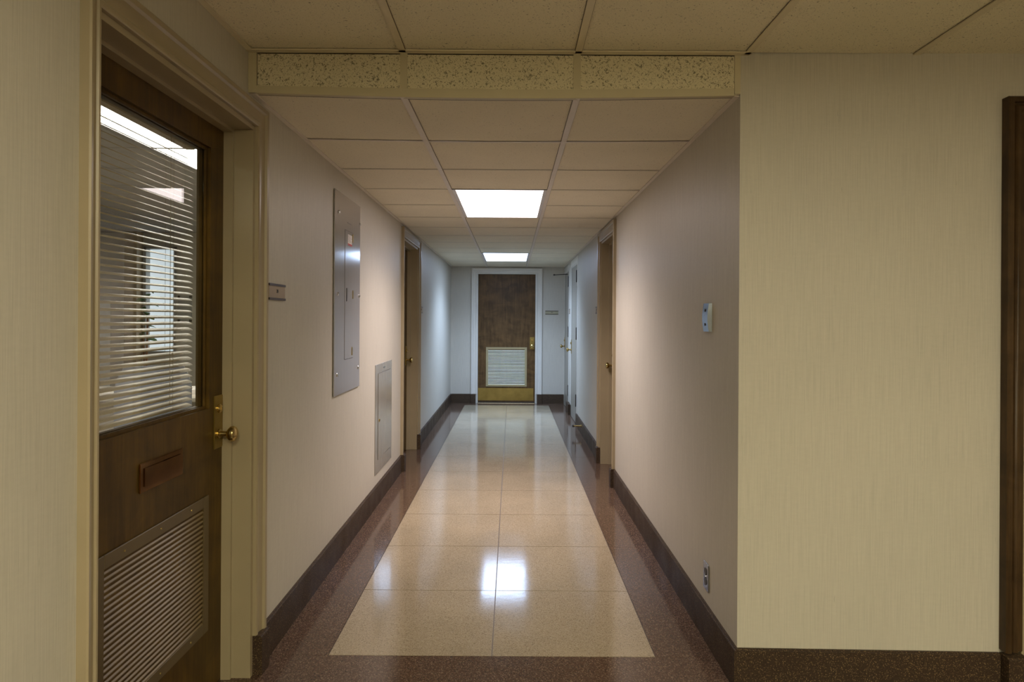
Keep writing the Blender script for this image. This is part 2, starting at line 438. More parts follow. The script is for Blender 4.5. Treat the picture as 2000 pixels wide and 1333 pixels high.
# fascia between the two ceilings
fas = obj('trim_1', box_bm(XL, XR, YF+0.012, YF+0.03, HL+0.02, WTOP), M['dark'], kind='structure')
tag(fas, 'vertical fascia strip of pitted tiles where the ceiling drops')
fx = [XL+0.02, -0.398, 0.232, XR-0.004]
for i in range(3):
    obj('fascia_tile', box_bm(fx[i]+.012, fx[i+1]-.012, YF, YF+0.012, HL+0.0, HU-0.006), M['tile_fascia'], fas)
for x in fx[1:3]:
    obj('fascia_post', box_bm(x-.013, x+.013, YF-.004, YF+.002, HL+.0, HU-.003), M['tee_fascia'], fas)
obj('fascia_post', box_bm(XL, XL+.030, YF-.004, YF+.002, HL-.001, HU-.003), M['tee_fascia'], fas)
obj('fascia_post', box_bm(XR-.022, XR-.001, YF-.004, YF+.002, HL+.004, HU-.003), M['tee_fascia'], fas)
bm = bmesh.new(); n = 14
prev = None
for k in range(n+1):
    x = XL+.03 + (XR-.024-XL-.03)*k/n; s = sag(x, YF); z0 = HL-.003+s; z1 = HL+.024+s*.6
    cur = [bm.verts.new(p) for p in ((x, YF-.006, z0), (x, YF-.006, z1), (x, YF+.004, z1), (x, YF+.016, z0))]
    if prev:
        for a in range(4): bm.faces.new((prev[a], prev[(a+1)%4], cur[(a+1)%4], cur[a]))
    else: bm.faces.new(cur[::-1])
    prev = cur
bm.faces.new(prev)
obj('fascia_rail', bm, M['tee_fascia'], fas)
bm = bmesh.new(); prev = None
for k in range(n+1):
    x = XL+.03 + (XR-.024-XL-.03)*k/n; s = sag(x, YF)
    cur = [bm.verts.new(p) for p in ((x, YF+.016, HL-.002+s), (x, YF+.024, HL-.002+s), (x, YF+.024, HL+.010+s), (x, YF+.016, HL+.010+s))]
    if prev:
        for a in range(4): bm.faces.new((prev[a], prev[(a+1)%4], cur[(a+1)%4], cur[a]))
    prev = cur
obj('painted_shadow', bm, M['dark'], fas)  # dark strip added as painted shade between rail and tiles

# ------------------------------------------------------------------ ceiling troffers
def troffer(x0, x1, y0, y1, h, spec, label, group=None, name='ceiling_light'):
    t = empty(name, ((x0+x1)/2, (y0+y1)/2, h))
    tag(t, label, 'ceiling light', group)
    hx, hy = (x1-x0)/2, (y1-y0)/2
    bm = bmesh.new(); a = 0.012; wf_ = 0.022
    for s in (-1, 1):
        bx(bm, s*(hx-a), s*(hx-a-wf_), -hy+.004, hy-.004, -0.002, 0.03)
        bx(bm, -hx+a+wf_, hx-a-wf_, s*(hy-.004), s*(hy-.004-wf_*.5), -0.002, 0.03)
    obj('frame', bm, M['steel_frame'], t)
    m = emit('diffuser_' + name, spec[0], spec[1])
    if spec[2]:      # the prismatic lens throws most of its light downwards
        la = bpy.data.lights.new('lens_light', 'AREA'); la.shape = 'RECTANGLE'; la.size = 2*hx-.08; la.size_y = 2*hy-.06
        la.energy = spec[2]; la.color = spec[0]; la.spread = math.radians(128)
        lo = bpy.data.objects.new('lens_light', la); C.objects.link(lo); lo.parent = t; lo.location = (0, 0, -0.004)
    obj('diffuser', box_bm(-hx+a+wf_, hx-a-wf_, -hy+.004+wf_*.5, hy-.004-wf_*.5, 0.004, 0.012), m, t)
    return t
M['steel_frame'] = plain('white_troffer_frame', (0.62, 0.60, 0.60), 0.4)
troffer(gx[1], gx[2], YL1[0], YL1[1], HL+0.002, L_NEAR, 'larger, nearer lit rectangular fluorescent light in the corridor ceiling')
troffer(gx[1], gx[2], YL2[0], YL2[1], HL+0.002, L_FAR, 'smaller lit fluorescent light close to the far door')
for (i, j), wh in zip(sorted(LOB), ('above and behind the camera', 'near the back wall', 'to the right behind the camera')):
    troffer(ux[i], ux[i+1], uy[j], uy[j+2], HU+0.002, L_LOBBY, 'lit lobby ceiling light ' + wh, 'lobby ceiling lights', 'lobby_light')

# ------------------------------------------------------------------ doors
CAS = [(0, 0), (0, .012), (.006, .016), (.016, .016), (.021, .011), (.045, .012), (.060, .016), (.066, .024), (.080, .026), (.085, .022), (.085, 0)]
CASF = [(0, 0), (0, .003), (.004, .004), (.080, .004), (.085, .003), (.085, 0)]
def casing_bm(W, H, cw=.085, cwl=None, zb=BH, prof=CAS):
    cwl = cwl or cw; k = cw/.085; kl = cwl/.085
    bm = bmesh.new(); rows = []
    for d, t in prof:
        pts = [(-d*kl, zb), (-d*kl, H+d*k), (W+d*k, H+d*k), (W+d*k, zb)]
        rows.append([bm.verts.new((x, -t, z)) for x, z in pts])
    for A, B in zip(rows, rows[1:]):
        for j in range(3): bm.faces.new((A[j], A[j+1], B[j+1], B[j]))
    for j in (0, 3): bm.faces.new([r[j] for r in rows])
    return bm
def jamb_bm(W, H, depth, stop0=None, th=0.018, stop_w=.035):
    bm = bmesh.new()
    bx(bm, 0, th, 0, depth, 0, H); bx(bm, W-th, W, 0, depth, 0, H); bx(bm, th, W-th, 0, depth, H-th, H)
    if stop0 is not None:
        s = .012
        bx(bm, th, th+s, stop0-stop_w, stop0, 0, H-th); bx(bm, W-th-s, W-th, stop0-stop_w, stop0, 0, H-th)
        bx(bm, th+s, W-th-s, stop0-stop_w, stop0, H-th-s, H-th)
    return bm
def knob_parts(parent, x, z, y, plate=True, ph=.192, pw=.066, cyl=True):
    """brass escutcheon with knob and key cylinder, on the face at local y, towards -y"""
    if plate:
        p = obj('escutcheon', box_bm(x-pw/2, x+pw/2, y-.005, y, z-.052, z-.052+ph, bev=.0015), M['brass_dull'], parent)
        p['label'] = 'brass escutcheon plate'
    bm = bmesh.new()
    lathe(bm, [(0, .017), (.006, .017), (.008, .010), (.030, .009), (.036, .018), (.044, .0265), (.053, .0285), (.060, .026), (.066, .016), (.068, 0)],
          (0, -1, 0), (x, y-.004, z), 24)
    k = obj('knob', bm, M['brass'], parent, True); k['label'] = 'round brass knob'
    if cyl:
        bm = bmesh.new(); lathe(bm, [(0, .016), (.006, .016), (.009, .013), (.010, 0)], (0, -1, 0), (x, y-.004, z+.092), 20)
        bx(bm, x-.001, x+.001, y-.0152, y-.0135, z+.087, z+.097)
        obj('key_cylinder', bm, M['brass'], parent, True)
def louver(parent, x0, x1, z0, z1, y, fw, n, mslat, mframe, label):
    L = obj('louver', box_bm(x0+fw*.6, x1-fw*.6, y+.012, y+.03, z0+fw*.6, z1-fw*.6), M['louver'] if mslat is M['louver'] else M['louver_light'], parent)
    L['label'] = label
    bm = bmesh.new()
    bx(bm, x0, x0+fw, y-.006, y, z0, z1); bx(bm, x1-fw, x1, y-.006, y, z0, z1)
    bx(bm, x0+fw, x1-fw, y-.006, y, z0, z0+fw); bx(bm, x0+fw, x1-fw, y-.006, y, z1-fw, z1)
    bmesh.ops.bevel(bm, geom=list(bm.edges), offset=.0012, segments=1, affect='EDGES')
    obj('louver_frame', bm, mframe, L)
    bm = bmesh.new()
    for sx in (.2, .5, .8):
        for zz in (z0+fw/2, z1-fw/2): lathe(bm, [(0, .0035), (.0015, .003), (.0018, 0)], (0,-1,0), (x0+(x1-x0)*sx, y-.006, zz), 8)
    obj('screws', bm, M['brass_dull'], L, kind='stuff')
    p = (z1-z0-2*fw)/n
    bm = bmesh.new()
    vs = [(-.0035, .0), (-.0045, .0015), (.012, p*.98), (.012, p*.80), (0, 0)]
    prof = [(y-.0035, 0), (y-.004, p*.18), (y+.010, p*.98), (y+.0115, p*.80)]
    A = [bm.verts.new((x0+fw*.9, yy, zz)) for yy, zz in prof]; B = [bm.verts.new((x1-fw*.9, yy, zz)) for yy, zz in prof]
    for a in range(4): bm.faces.new((A[a], A[(a+1)%4], B[(a+1)%4], B[a]))
    bm.faces.new(A); bm.faces.new(B)
    s = obj('slat', bm, mslat, L, loc=(0, 0, z0+fw))
    for k in range(1, n):
        c = s.copy(); C.objects.link(c); c.location = (0, 0, z0+fw+k*p)
    return L
def hinge(parent, x, y, z, h=.11):
    bm = bmesh.new(); tube(bm, (x, y-.004, z-h/2), (x, y-.004, z+h/2), .0065, 10)
    lathe(bm, [(0,.004),(.006,.004),(.009,0)], (0,0,1), (x, y-.004, z+h/2), 8)
    bx(bm, x-.022, x, y-.002, y+.001, z-h/2, z+h/2)
    obj('hinge', bm, M['black'], parent, True)
RC = 0.105
# --- door 1: glazed office door on the left
W1 = LEFT_DOORS[0][1]-LEFT_DOORS[0][0]
d1 = empty('door_1', (XL, LEFT_DOORS[0][0], 0), RL); tag(d1, 'glazed brown wood door with a beige blind, nearest on the left', kind='structure')
obj('casing', casing_bm(W1, DH, .078, .056), M['paint'], d1, True)
obj('jamb', jamb_bm(W1, DH, WT, RC), M['paint'], d1)
y0 = LEFT_DOORS[0][0]
lx = lambda Y: Y - y0
gl0, gl1, gz0, gz1 = lx(1.72), lx(2.353), 1.015, 1.938
lv0, lv1, lz0, lz1 = lx(1.703), lx(2.341), .236, .713
bm = bmesh.new(); dA, dB, yA, yB = .020, W1-.021, RC, RC+.045
bx(bm, dA, gl0, yA, yB, .008, DH-.02); bx(bm, gl1, dB, yA, yB, .008, DH-.02)
bx(bm, gl0, gl1, yA, yB, gz1, DH-.02); bx(bm, gl0, gl1, yA, yB, .008, gz0)
leaf = obj('door_leaf', bm, M['wood'], d1)
bm = bmesh.new(); s = .010
for (a, b, c, d) in ((gl0, gl0+s, gz0, gz1), (gl1-s, gl1, gz0, gz1), (gl0+s, gl1-s, gz0, gz0+s), (gl0+s, gl1-s, gz1-s, gz1)):
    bx(bm, a, b, yA+.012, yA+.020, c, d); bx(bm, a, b, yA+.026, yA+.045, c, d)
obj('glazing_bead', bm, M['wood'], leaf)
obj('glass_pane', box_bm(gl0+.001, gl1-.001, yA+.021, yA+.025, gz0+.001, gz1-.001), M['glass'], leaf)
knob_parts(d1, lx(2.418), .915, yA)
louver(d1, lv0, lv1, lz0, lz1, yA, .037, 25, M['louver'], M['louver_dark'], 'bronze ventilation louver in the lower door')
m0, m1 = lx(1.906), lx(2.155)
mp = obj('mail_slot', box_bm(m0, m1, yA-.006, yA, .830, .915, bev=.002), M['copper'], d1); mp['label'] = 'polished brass and copper mail slot plate'
bm = bmesh.new(); bx(bm, m0+.018, m1-.018, yA-.009, yA-.006, .845, .900)
bmesh.ops.bevel(bm, geom=list(bm.edges), offset=.0015, segments=2, affect='EDGES')
obj('slot_flap', bm, M['copper'], mp)
obj('strike_plate', box_bm(W1-.0195, W1-.018, RC-.02, RC+.02, .88, .95), M['brass_dull'], d1)

# --- door 2: left, further on
def plain_door(name, wall_x, rz, a, b, leafmat, knob_side, label, recess=RC, hinges=None, cw=.085, paint='paint'):
    W = b-a
    loc = (wall_x, a if rz == RL else b, 0)
    d = empty(name, loc, rz); tag(d, label, kind='structure')
    obj('casing', casing_bm(W, DH, cw, prof=CASF if hinges else CAS), M[paint], d, True)
    ly = recess
    obj('jamb', jamb_bm(W, DH, WT, recess if recess > .05 else recess+.045+.035), M[paint], d)
    lf = obj('door_leaf', box_bm(.020, W-.020, ly, ly+.045, .008, DH-.020, bev=.001, seg=1), leafmat, d)
    kx = W-.075 if knob_side > 0 else .075
    knob_parts(d, kx, .915, ly)
    if hinges:
        for z in (.30, 1.15, 1.88): hinge(d, .020 if knob_side > 0 else W-.020, ly, z, .15)
    return d
plain_door('door_2', XL, RL, *LEFT_DOORS[1], M['wood'], 1, 'brown wood door in a cream frame at the middle of the left wall')
plain_door('door_3', XR, RR, *RIGHT_DOORS[0], M['wood'], -1, 'brown wood door in a cream frame, nearest on the right wall')
plain_door('door_4', XR, RR, *RIGHT_DOORS[1], M['paint_door'], -1, 'cream painted door with dark hinges on the right wall', recess=-.005, hinges=True, paint='paint_white')
d5 = plain_door('door_5', XR, RR, *RIGHT_DOORS[2], M['paint_door'], -1, 'cream painted door hard by the end wall on the right', recess=-.003, hinges=True, cw=.07, paint='paint_white')
bm = bmesh.new()
tube(bm, (.56, .02, 2.0), (.60, -.20, 1.985), .006); lathe(bm, [(0,.010),(.012,.012),(.024,.010)], (0.1,-1,-.05), (.60,-.195,1.986), 12)
bx(bm, .50, .66, .000, .02, 1.975, 2.02)
a_ = obj('holder_arm', bm, M['black'], d5, True); a_['label'] = 'thin dark metal arm sticking out from the door head'

# --- door 6: end door with louver and kick plate
We = EX1-EX0
d6 = empty('door_6', (EX0, YE, 0), 0); tag(d6, 'brown wood door with louver and brass kick plate at the corridor end', kind='structure')
obj('casing', casing_bm(We, DH-.012, .095), M['paint_white'], d6, True)
obj('jamb', jamb_bm(We, DH, WT, None, th=.012), M['paint_white'], d6)
ye = .035
ex = lambda X: X-EX0
obj('door_leaf', box_bm(.006, We-.006, ye, ye+.045, .022, DH-.014, bev=.001, seg=1), M['wood_end'], d6)
knob_parts(d6, ex(.322), .905, ye)
louver(d6, ex(-.405), ex(.243), .262, .884, ye, .034, 24, M['louver_light'], M['louver_frame'], 'cream ventilation louver in a tan frame')
kp = obj('kick_plate', box_bm(ex(-.528), ex(.347), ye-.002, ye, .042, .237), M['brass_dull'], d6); kp['label'] = 'dull brass kick plate'
obj('threshold', box_bm(.0, We, .0, WT, 0, .010, bev=.003), M['steel'], d6)

# --- door 7: wood framed metal door at the right edge of the view
d7 = empty('door_7', PV, TILT); tag(d7, 'dark wood framed metal door at the right edge of the lobby wall', kind='structure')
PW = [(0, 0), (0, .016), (.006, .020), (.018, .020), (.024, .030), (.034, .033), (.040, .030), (.044, .022), (.050, .022), (.052, .036), (.068, .038), (.072, .034), (.072, 0)]
bm = casing_bm(DX1-DX0, DHF, .085, None, BH+.012, PW)
for v in bm.verts: v.co.x += DX0
obj('casing', bm, M['wood_dark'], d7, True)
bm = bmesh.new(); bx(bm, DX0, DX0+.012, -.012, .21, 0, DHF); bx(bm, DX1-.012, DX1, -.012, .21, 0, DHF); bx(bm, DX0+.012, DX1-.012, -.012, .21, DHF-.012, DHF)
obj('jamb', bm, M['paint'], d7)
mid = (DX0+DX1)/2
obj('door_leaf', box_bm(DX0+.012, mid-.002, .18, .205, .012, DHF-.012), M['elevator'], d7)
obj('door_leaf', box_bm(mid+.002, DX1-.012, .18, .205, .012, DHF-.012), M['elevator'], d7)
bm = bmesh.new(); bx(bm, DX0+.012, DX1-.012, .0, .178, -.004, .004)
for k in range(9): bx(bm, DX0+.012, DX1-.012, .01+k*.019, .018+k*.019, .004, .007)
obj('sill', bm, M['sill'], d7)

# ------------------------------------------------------------------ baseboards (brown terrazzo, wrap over the casings)
BT = 0.014
def base_piece(name, loc, rz, segs, parent=None):
    """segs: (x0, x1, thickness) in the wall's local frame"""
    bm = bmesh.new()
    for x0_, x1_, t in segs:
        b2 = bmesh.new(); bx(b2, x0_, x1_, -t, 0, 0, BH)
        top = [e for e in b2.edges if all(v.co.z > BH-.001 for v in e.verts) and all(v.co.y < -t+.001 for v in e.verts)]
        bmesh.ops.bevel(b2, geom=top, offset=.006, segments=3, affect='EDGES')
        me = bpy.data.meshes.new('t'); b2.to_mesh(me); b2.free(); bm.from_mesh(me); bpy.data.meshes.remove(me)
    o = obj(name, bm, M['brown_base'], None, kind='structure', loc=loc); o.rotation_euler.z = rz
    o['label'] = 'brown speckled terrazzo baseboard'
    return o
CT = .026+.010
L1, L2 = LEFT_DOORS; R1, R2, R3 = RIGHT_DOORS
base_piece('baseboard_left', (XL, 0, 0), RL, [(Y0, L1[0]-.056, BT), (L1[0]-.056, L1[0]-.002, CT)])
base_piece('baseboard_left', (XL, 0, 0), RL, [(L1[1]+.002, L1[1]+.079, CT), (L1[1]+.079, L2[0]-.085, BT), (L2[0]-.085, L2[0]-.002, CT)])
base_piece('baseboard_left', (XL, 0, 0), RL, [(L2[1]+.002, L2[1]+.086, CT), (L2[1]+.086, YE, BT)])
base_piece('baseboard_right', (XR, 0, 0), RR, [(-R1[0]+.002, -R1[0]+.086, CT), (-R1[0]+.086, -YF+BT, BT)])
base_piece('baseboard_right', (XR, 0, 0), RR, [(-R2[0]+.002, -R1[1]-.086, BT), (-R1[1]-.086, -R1[1]-.002, CT)])
base_piece('baseboard_right', (XR, 0, 0), RR, [(-R3[0]+.002, -R2[1]-.040, BT+.022), (-R2[1]-.040, -R2[1]-.002, BT)])
base_piece('baseboard_end', (0, YE, 0), 0, [(XL+BT, EX0-.095, BT), (EX0-.095, EX0-.018, CT)])
base_piece('baseboard_end', (0, YE, 0), 0, [(EX1+.018, EX1+.095, CT), (EX1+.095, XR-.001, BT)])
base_piece('baseboard_front', PV, TILT, [(0, DX0-.075, BT)])
base_piece('baseboard_front', PV, TILT, [(DX0-.071, DX0-.0, .050)])
base_piece('baseboard_front', PV, TILT, [(DX1, DX1+.072, .050), (DX1+.074, X1-XR, BT)])

# ------------------------------------------------------------------ wall fittings
def on_left(px, py, X=XL+.004):
    u, v = px-999.5, py-622.5; uu = u + .006*v; vv = v - .006*u
    Y = X*F/uu; return Y, EYE - vv*Y/F
# electrical panel
ep = empty('electrical_panel', (XL+.003, 3.575, .912), RL); tag(ep, 'tall grey metal electrical panel cover screwed to the left wall', 'electrical panel')
W_, H_ = .595, 1.123
cov = obj('cover', box_bm(0, W_, -.006, 0, 0, H_, bev=.001, seg=1), M['steel_paint'], ep)
ox, oz = 3.575, .912
bm = bmesh.new(); dx0, dx1, dz0, dz1 = 3.79-ox, 3.985-ox, 1.10-oz, 1.842-oz
for (a, b, c, d) in ((dx0-.0025, dx0, dz0-.002, dz1+.002), (dx1, dx1+.0015, dz0, dz1), (dx0, dx1, dz0-.002, dz0), (dx0, dx1, dz1, dz1+.002)):
    bx(bm, a, b, -.0064, -.004, c, d)
obj('door_gap', bm, M['dark'], ep)
pd = obj('panel_door', box_bm(dx0+.001, dx1-.001, -.0078, -.005, dz0+.001, dz1-.001, bev=.0008, seg=1), M['steel_paint'], ep)
for px, ya, yb, wd in ((674.6, 563, 589, .010), (688, 568, 584, .014), (686.2, 678, 694, .014), (688, 459, 475, .012)):
    Y, za = on_left(px, ya); _, zb = on_left(px, yb)
    if px > 680: Y -= .016
    q = obj('latch', box_bm(Y-ox-wd/2, Y-ox+wd/2, -.011, -.0075, zb-oz, za-oz, bev=.001, seg=1), M['brass_dull'] if px > 680 else M['black'], pd)
Y, za = on_left(677, 454); Y2, zb = on_left(685, 482)
lb = obj('paper_label', box_bm(Y-ox, Y2-ox, -.0085, -.0077, zb-oz, za-oz-.01), M['white_label'], pd); lb['label'] = 'white paper label with a red lower band'
obj('red_band', box_bm(Y-ox, Y2-ox, -.0089, -.0085, zb-oz-.002, zb-oz+.010), M['red'], pd)
bm = bmesh.new()
for k in range(7): bx(bm, Y-ox+.006, Y2-ox-.008-.012*(k%3), -.0088, -.0084, zb-oz+.018+k*.0075, zb-oz+.0195+k*.0075)
obj('label_print', bm, M['sign_rail'], pd, kind='stuff')
Y, za = on_left(677, 433); Y2, zb = on_left(684, 438.5)
obj('name_plate', box_bm(Y-ox, Y2-ox, -.0075, -.006, zb-oz-.003, za-oz-.004), M['black'], ep)
for px, py in ((659.5,414.4),(700.5,439),(657.7,574),(699,578.6),(655.8,733),(697,717.7)):
    Y, z = on_left(px, py); bm = bmesh.new()
    lathe(bm, [(0,.011),(.002,.011),(.004,.009),(.007,.008),(.008,.0)], (0,-1,0), (min(Y-ox, W_-.014), -.006, z-oz), 14)
    bx(bm, min(Y-ox, W_-.014)-.006, min(Y-ox, W_-.014)+.006, -.0148, -.0125, z-oz-.001, z-oz+.001)
    obj('screw', bm, M['steel'], ep, True)
# access panel
ap = empty('access_panel', (XL, 4.69, .222), RL); tag(ap, 'short grey metal access door low on the left wall', 'access panel')
oz, ox = .222, 4.69
obj('frame', box_bm(0, .64, -.004, 0, 0, .782, bev=.0008, seg=1), M['steel_paint2'], ap)
bm = bmesh.new()
for (a, b, c, d) in ((.088, .094, .095, .715), (.578, .580, .095, .715), (.09, .58, .093, .096), (.09, .58, .714, .717)): bx(bm, a, b, -.0046, -.002, c, d)
obj('door_gap', bm, M['dark'], ap)
obj('panel_door', box_bm(.094, .578, -.0072, -.0035, .097, .714, bev=.0008, seg=1), M['steel_paint2'], ap)
bm = bmesh.new(); lathe(bm, [(0,.012),(.004,.012),(.006,.009),(.007,0)], (0,-1,0), (.125, -.007, .375), 16)
obj('lock', bm, M['brass'], ap, True)
bm = bmesh.new(); bx(bm, .28, .36, -.0055, -.004, .742, .752); obj('finger_pull', bm, M['steel'], ap)

# room signs
def sign(loc, rz, w_, h_, txt, label, face=M['sign'], sub=True, size=.020):
    t = empty('room_sign', loc, rz); tag(t, label, 'sign')
    obj('face', box_bm(0, w_, -.004, 0, 0, h_), face, t)
    bm = bmesh.new(); bx(bm, -.001, w_+.001, -.007, 0, -.004, .005); bx(bm, -.001, w_+.001, -.007, 0, h_-.005, h_+.004)
    obj('holder_rail', bm, M['sign_rail'], t)
    text_part('lettering', txt, size, M['black'], t, (w_/2, -.0045, h_/2+.003))
    return t
def Lz(px, py): return on_left(px, py)
sign((XL, 2.625, EYE+.073), RL, .185, .058, '20', 'tan room number sign reading 20 beside the near left door')
sign((XL, 6.97, EYE+.055), RL, .17, .06, '18', 'small tan room sign just past the middle left door')
sign((XR, 6.53, EYE+.055), RR, .17, .06, '19', 'small tan room sign just past the brown door on the right')
sign((XR, 9.56, EYE+.075), RR, .10, .06, '17', 'tiny tan room sign between the two cream doors on the right')
sign((.528, YE, EYE+.070), 0, .205, .052, '16A', 'tan room sign on the end wall right of the far door', M['sign_end'], size=.022)

# switch plate and outlet on the right wall
sp = empty('wall_plate', (XR, 2.83, EYE-.050), RR); tag(sp, 'shiny steel wall plate at chest height near the right corner', 'wall plate')
bm = bmesh.new(); n = 8; prev = None
for k in range(n+1):
    z = .118*k/n; bow = .006*math.sin(PI*k/n)
    cur = [bm.verts.new(p) for p in ((0, 0, z), (.004, -.012-bow, z), (.080, -.012-bow, z), (.084, 0, z))]
    if prev:
        for a in range(4): bm.faces.new((prev[a], prev[(a+1)%4], cur[(a+1)%4], cur[a]))
    else: bm.faces.new(cur)
    prev = cur
bm.faces.new(prev); obj('plate', bm, M['chrome'], sp, True)
for z in (.03, .089):
    bm = bmesh.new(); lathe(bm, [(0,.006),(.002,.006),(.003,0)], (0,-1,0), (.042, -.0165, z), 12); obj('screw', bm, M['black'], sp, True)
ou = empty('wall_outlet', (XR, 2.83, .206), RR); tag(ou, 'steel electrical outlet low on the right wall near the corner', 'outlet')
obj('plate', box_bm(0, .072, -.006, 0, 0, .114, bev=.002), M['steel'], ou)
for z in (.037, .077):
    bm = bmesh.new(); lathe(bm, [(0,.0165),(.0015,.0165),(.002,.0155),(.002,0)], (0,-1,0), (.036, -.006, z), 18)
    r_ = obj('receptacle', bm, M['black'], ou)
    bm = bmesh.new()
    for s in (-1, 1): bx(bm, .036+s*.006-.001, .036+s*.006+.001, -.0086, -.0078, z-.002, z+.006)
    obj('slots', bm, M['steel'], r_)
bm = bmesh.new(); lathe(bm, [(0,.003),(.001,.003),(.0015,0)], (0,-1,0), (.036,-.006,.057), 10); obj('screw', bm, M['steel'], ou)

# baseboard door stop
ds = empty('door_stop', (XR-BT, 7.70, .10), RR); tag(ds, 'brass door stop sticking out of the right baseboard', 'door stop')
bm = bmesh.new(); lathe(bm, [(0,.020),(.004,.020),(.010,.010),(.075,.007),(.078,.011),(.088,.012)], (0,-1,0), (0,0,0), 16); obj('rod', bm, M['brass'], ds, True)
bm = bmesh.new(); lathe(bm, [(.088,.013),(.100,.014),(.106,.010),(.107,0)], (0,-1,0), (0,0,0), 16); obj('bumper', bm, M['rubber'], ds, True)

# ------------------------------------------------------------------ blind on the office side of door 1
bl = empty('window_blind', (XL, y0, 0), RL); tag(bl, 'beige horizontal slat blind behind the glass of the near left door', 'blind')
by = RC+.045+.018
b0, b1 = gl0-.012, lx(2.335)
obj('headrail', box_bm(b0, b1, by-.014, by+.014, 1.925, 1.958), M['slat'], bl)
obj('bottom_rail', box_bm(b0, b1, by-.012, by+.012, .985, .997, bev=.003), M['slat'], bl)
ns, pz = 45, .0204
bm = bmesh.new(); wd, ta = .0125, math.radians(22)
rows = []
for k in range(5):
    s = -1 + k*.5; c_ = .0022*(1-s*s)
    yy = s*wd*math.cos(ta) - c_*math.sin(ta); zz = s*wd*math.sin(ta) + c_*math.cos(ta)
    rows.append([bm.verts.new((b0, yy, zz)), bm.verts.new((b1, yy, zz))])
for A, B in zip(rows, rows[1:]): bm.faces.new((A[0], A[1], B[1], B[0]))
sl = obj('slat', bm, M['slat'], bl, True, loc=(0, by, 1.012))
sm = sl.modifiers.new('thick', 'SOLIDIFY'); sm.thickness = .0004
for k in range(1, ns-1):
    c = sl.copy(); C.objects.link(c); c.location = (0, by+random.uniform(-.0005,.0005), 1.012+k*pz); c.rotation_euler = (random.uniform(-.03,.03), 0, 0)
for X in (lx(1.800), lx(2.195)):
    bm = bmesh.new()
    for dy in (-.0135, .0135): tube(bm, (X, by+dy, .99), (X, by+dy, 1.93), .0006, 5)
    for k in range(ns-1): tube(bm, (X, by-.0135, 1.012-.005+k*pz), (X, by+.0135, 1.012+.005+k*pz), .0004, 4)
    obj('ladder_cord', bm, M['cord'], bl)
bm = bmesh.new(); tube(bm, (lx(2.17), by-.016, 1.05), (lx(2.17), by-.016, 1.93), .0009, 6); obj('lift_cord', bm, M['cord'], bl)

# ------------------------------------------------------------------ office behind door 1
OX0, OX1, OY0, OY1, OH = -6.2, XL-WT, 0.6, 8.6, 2.42
bm = bmesh.new(); bx(bm, OX0-.1, OX0, OY0, OY1, 0, OH); tag(obj('wall_office_left', bm, M['plaster'], kind='structure'), 'office far side wall')
bm = bmesh.new(); bx(bm, OX0-.1, OX1, OY0-.1, OY0, 0, OH); tag(obj('wall_office_near', bm, M['plaster'], kind='structure'), 'office near wall')
wx0, wx1, wz0, wz1 = -4.75, -4.33, .86, 2.24
bm = bmesh.new(); bx(bm, OX0-.1, wx0, OY1, OY1+.1, 0, OH); bx(bm, wx1, OX1, OY1, OY1+.1, 0, OH); bx(bm, wx0, wx1, OY1, OY1+.1, 0, wz0); bx(bm, wx0, wx1, OY1, OY1+.1, wz1, OH)
tag(obj('wall_office_far', bm, M['plaster'], kind='structure'), 'office far wall with a bright window')
obj('floor_office', box_bm(OX0-.1, X0-WT-.001, OY0-.1, OY1+.1, -.1, 0), M['carpet'], kind='structure')['label'] = 'dark office carpet'
co = obj('ceiling_office', box_bm(OX0-.1, OX1, OY0-.1, OY1+.1, OH+.012, OH+.06), M['office_ceiling'], kind='structure'); co['label'] = 'grey office ceiling'
nx_, ny_ = 8, 13
for i in range(nx_):
    for j in range(ny_):
        xa = OX1-.01-.61*(i+1); ya = OY0+.61*j
        if (i == 1 and j in (4, 5, 6, 7)) or (i == 4 and j in (2, 3)) or (i == 0 and j in (9, 10)): continue
        obj('ceiling_tile', box_bm(xa+.008, xa+.602, ya+.008, ya+.602, OH, OH+.010), M['office_ceiling'], co)
lxa = OX1-.01-.61*2; lya = OY0+.61*4
for (i, j, lab) in ((1, 4, 'bright office ceiling light nearest the door glass'), (1, 6, 'second bright office ceiling light in line behind the first'), (4, 2, 'added unseen office fill light deep in the room on the near side'), (0, 9, 'added unseen office fill light near the office window')):  # last two are out of view, added to brighten the office
    xa = OX1-.01-.61*(i+1); ya = OY0+.61*j
    troffer(xa, xa+.61, ya, ya+1.22, OH-.002, L_OFFICE, lab, None, 'office_light')
wi = empty('window_1', ((wx0+wx1)/2, OY1, wz0)); tag(wi, 'bright office window seen through the blind', kind='structure')
hw = (wx1-wx0)/2
bm = bmesh.new()
for s in (-1, 1): bx(bm, s*hw, s*(hw-.03), -.02, .1, 0, wz1-wz0)
bx(bm, -hw, hw, -.02, .1, 0, .03); bx(bm, -hw, hw, -.02, .1, wz1-wz0-.03, wz1-wz0); bx(bm, -hw, hw, 0, .05, .62, .65)
obj('window_frame', bm, M['office_grey'], wi)
obj('window_pane', box_bm(-hw+.03, hw-.03, .08, .09, .03, wz1-wz0-.03), emit('daylight_pane', (.80, .90, 1.0), 0.85), wi)
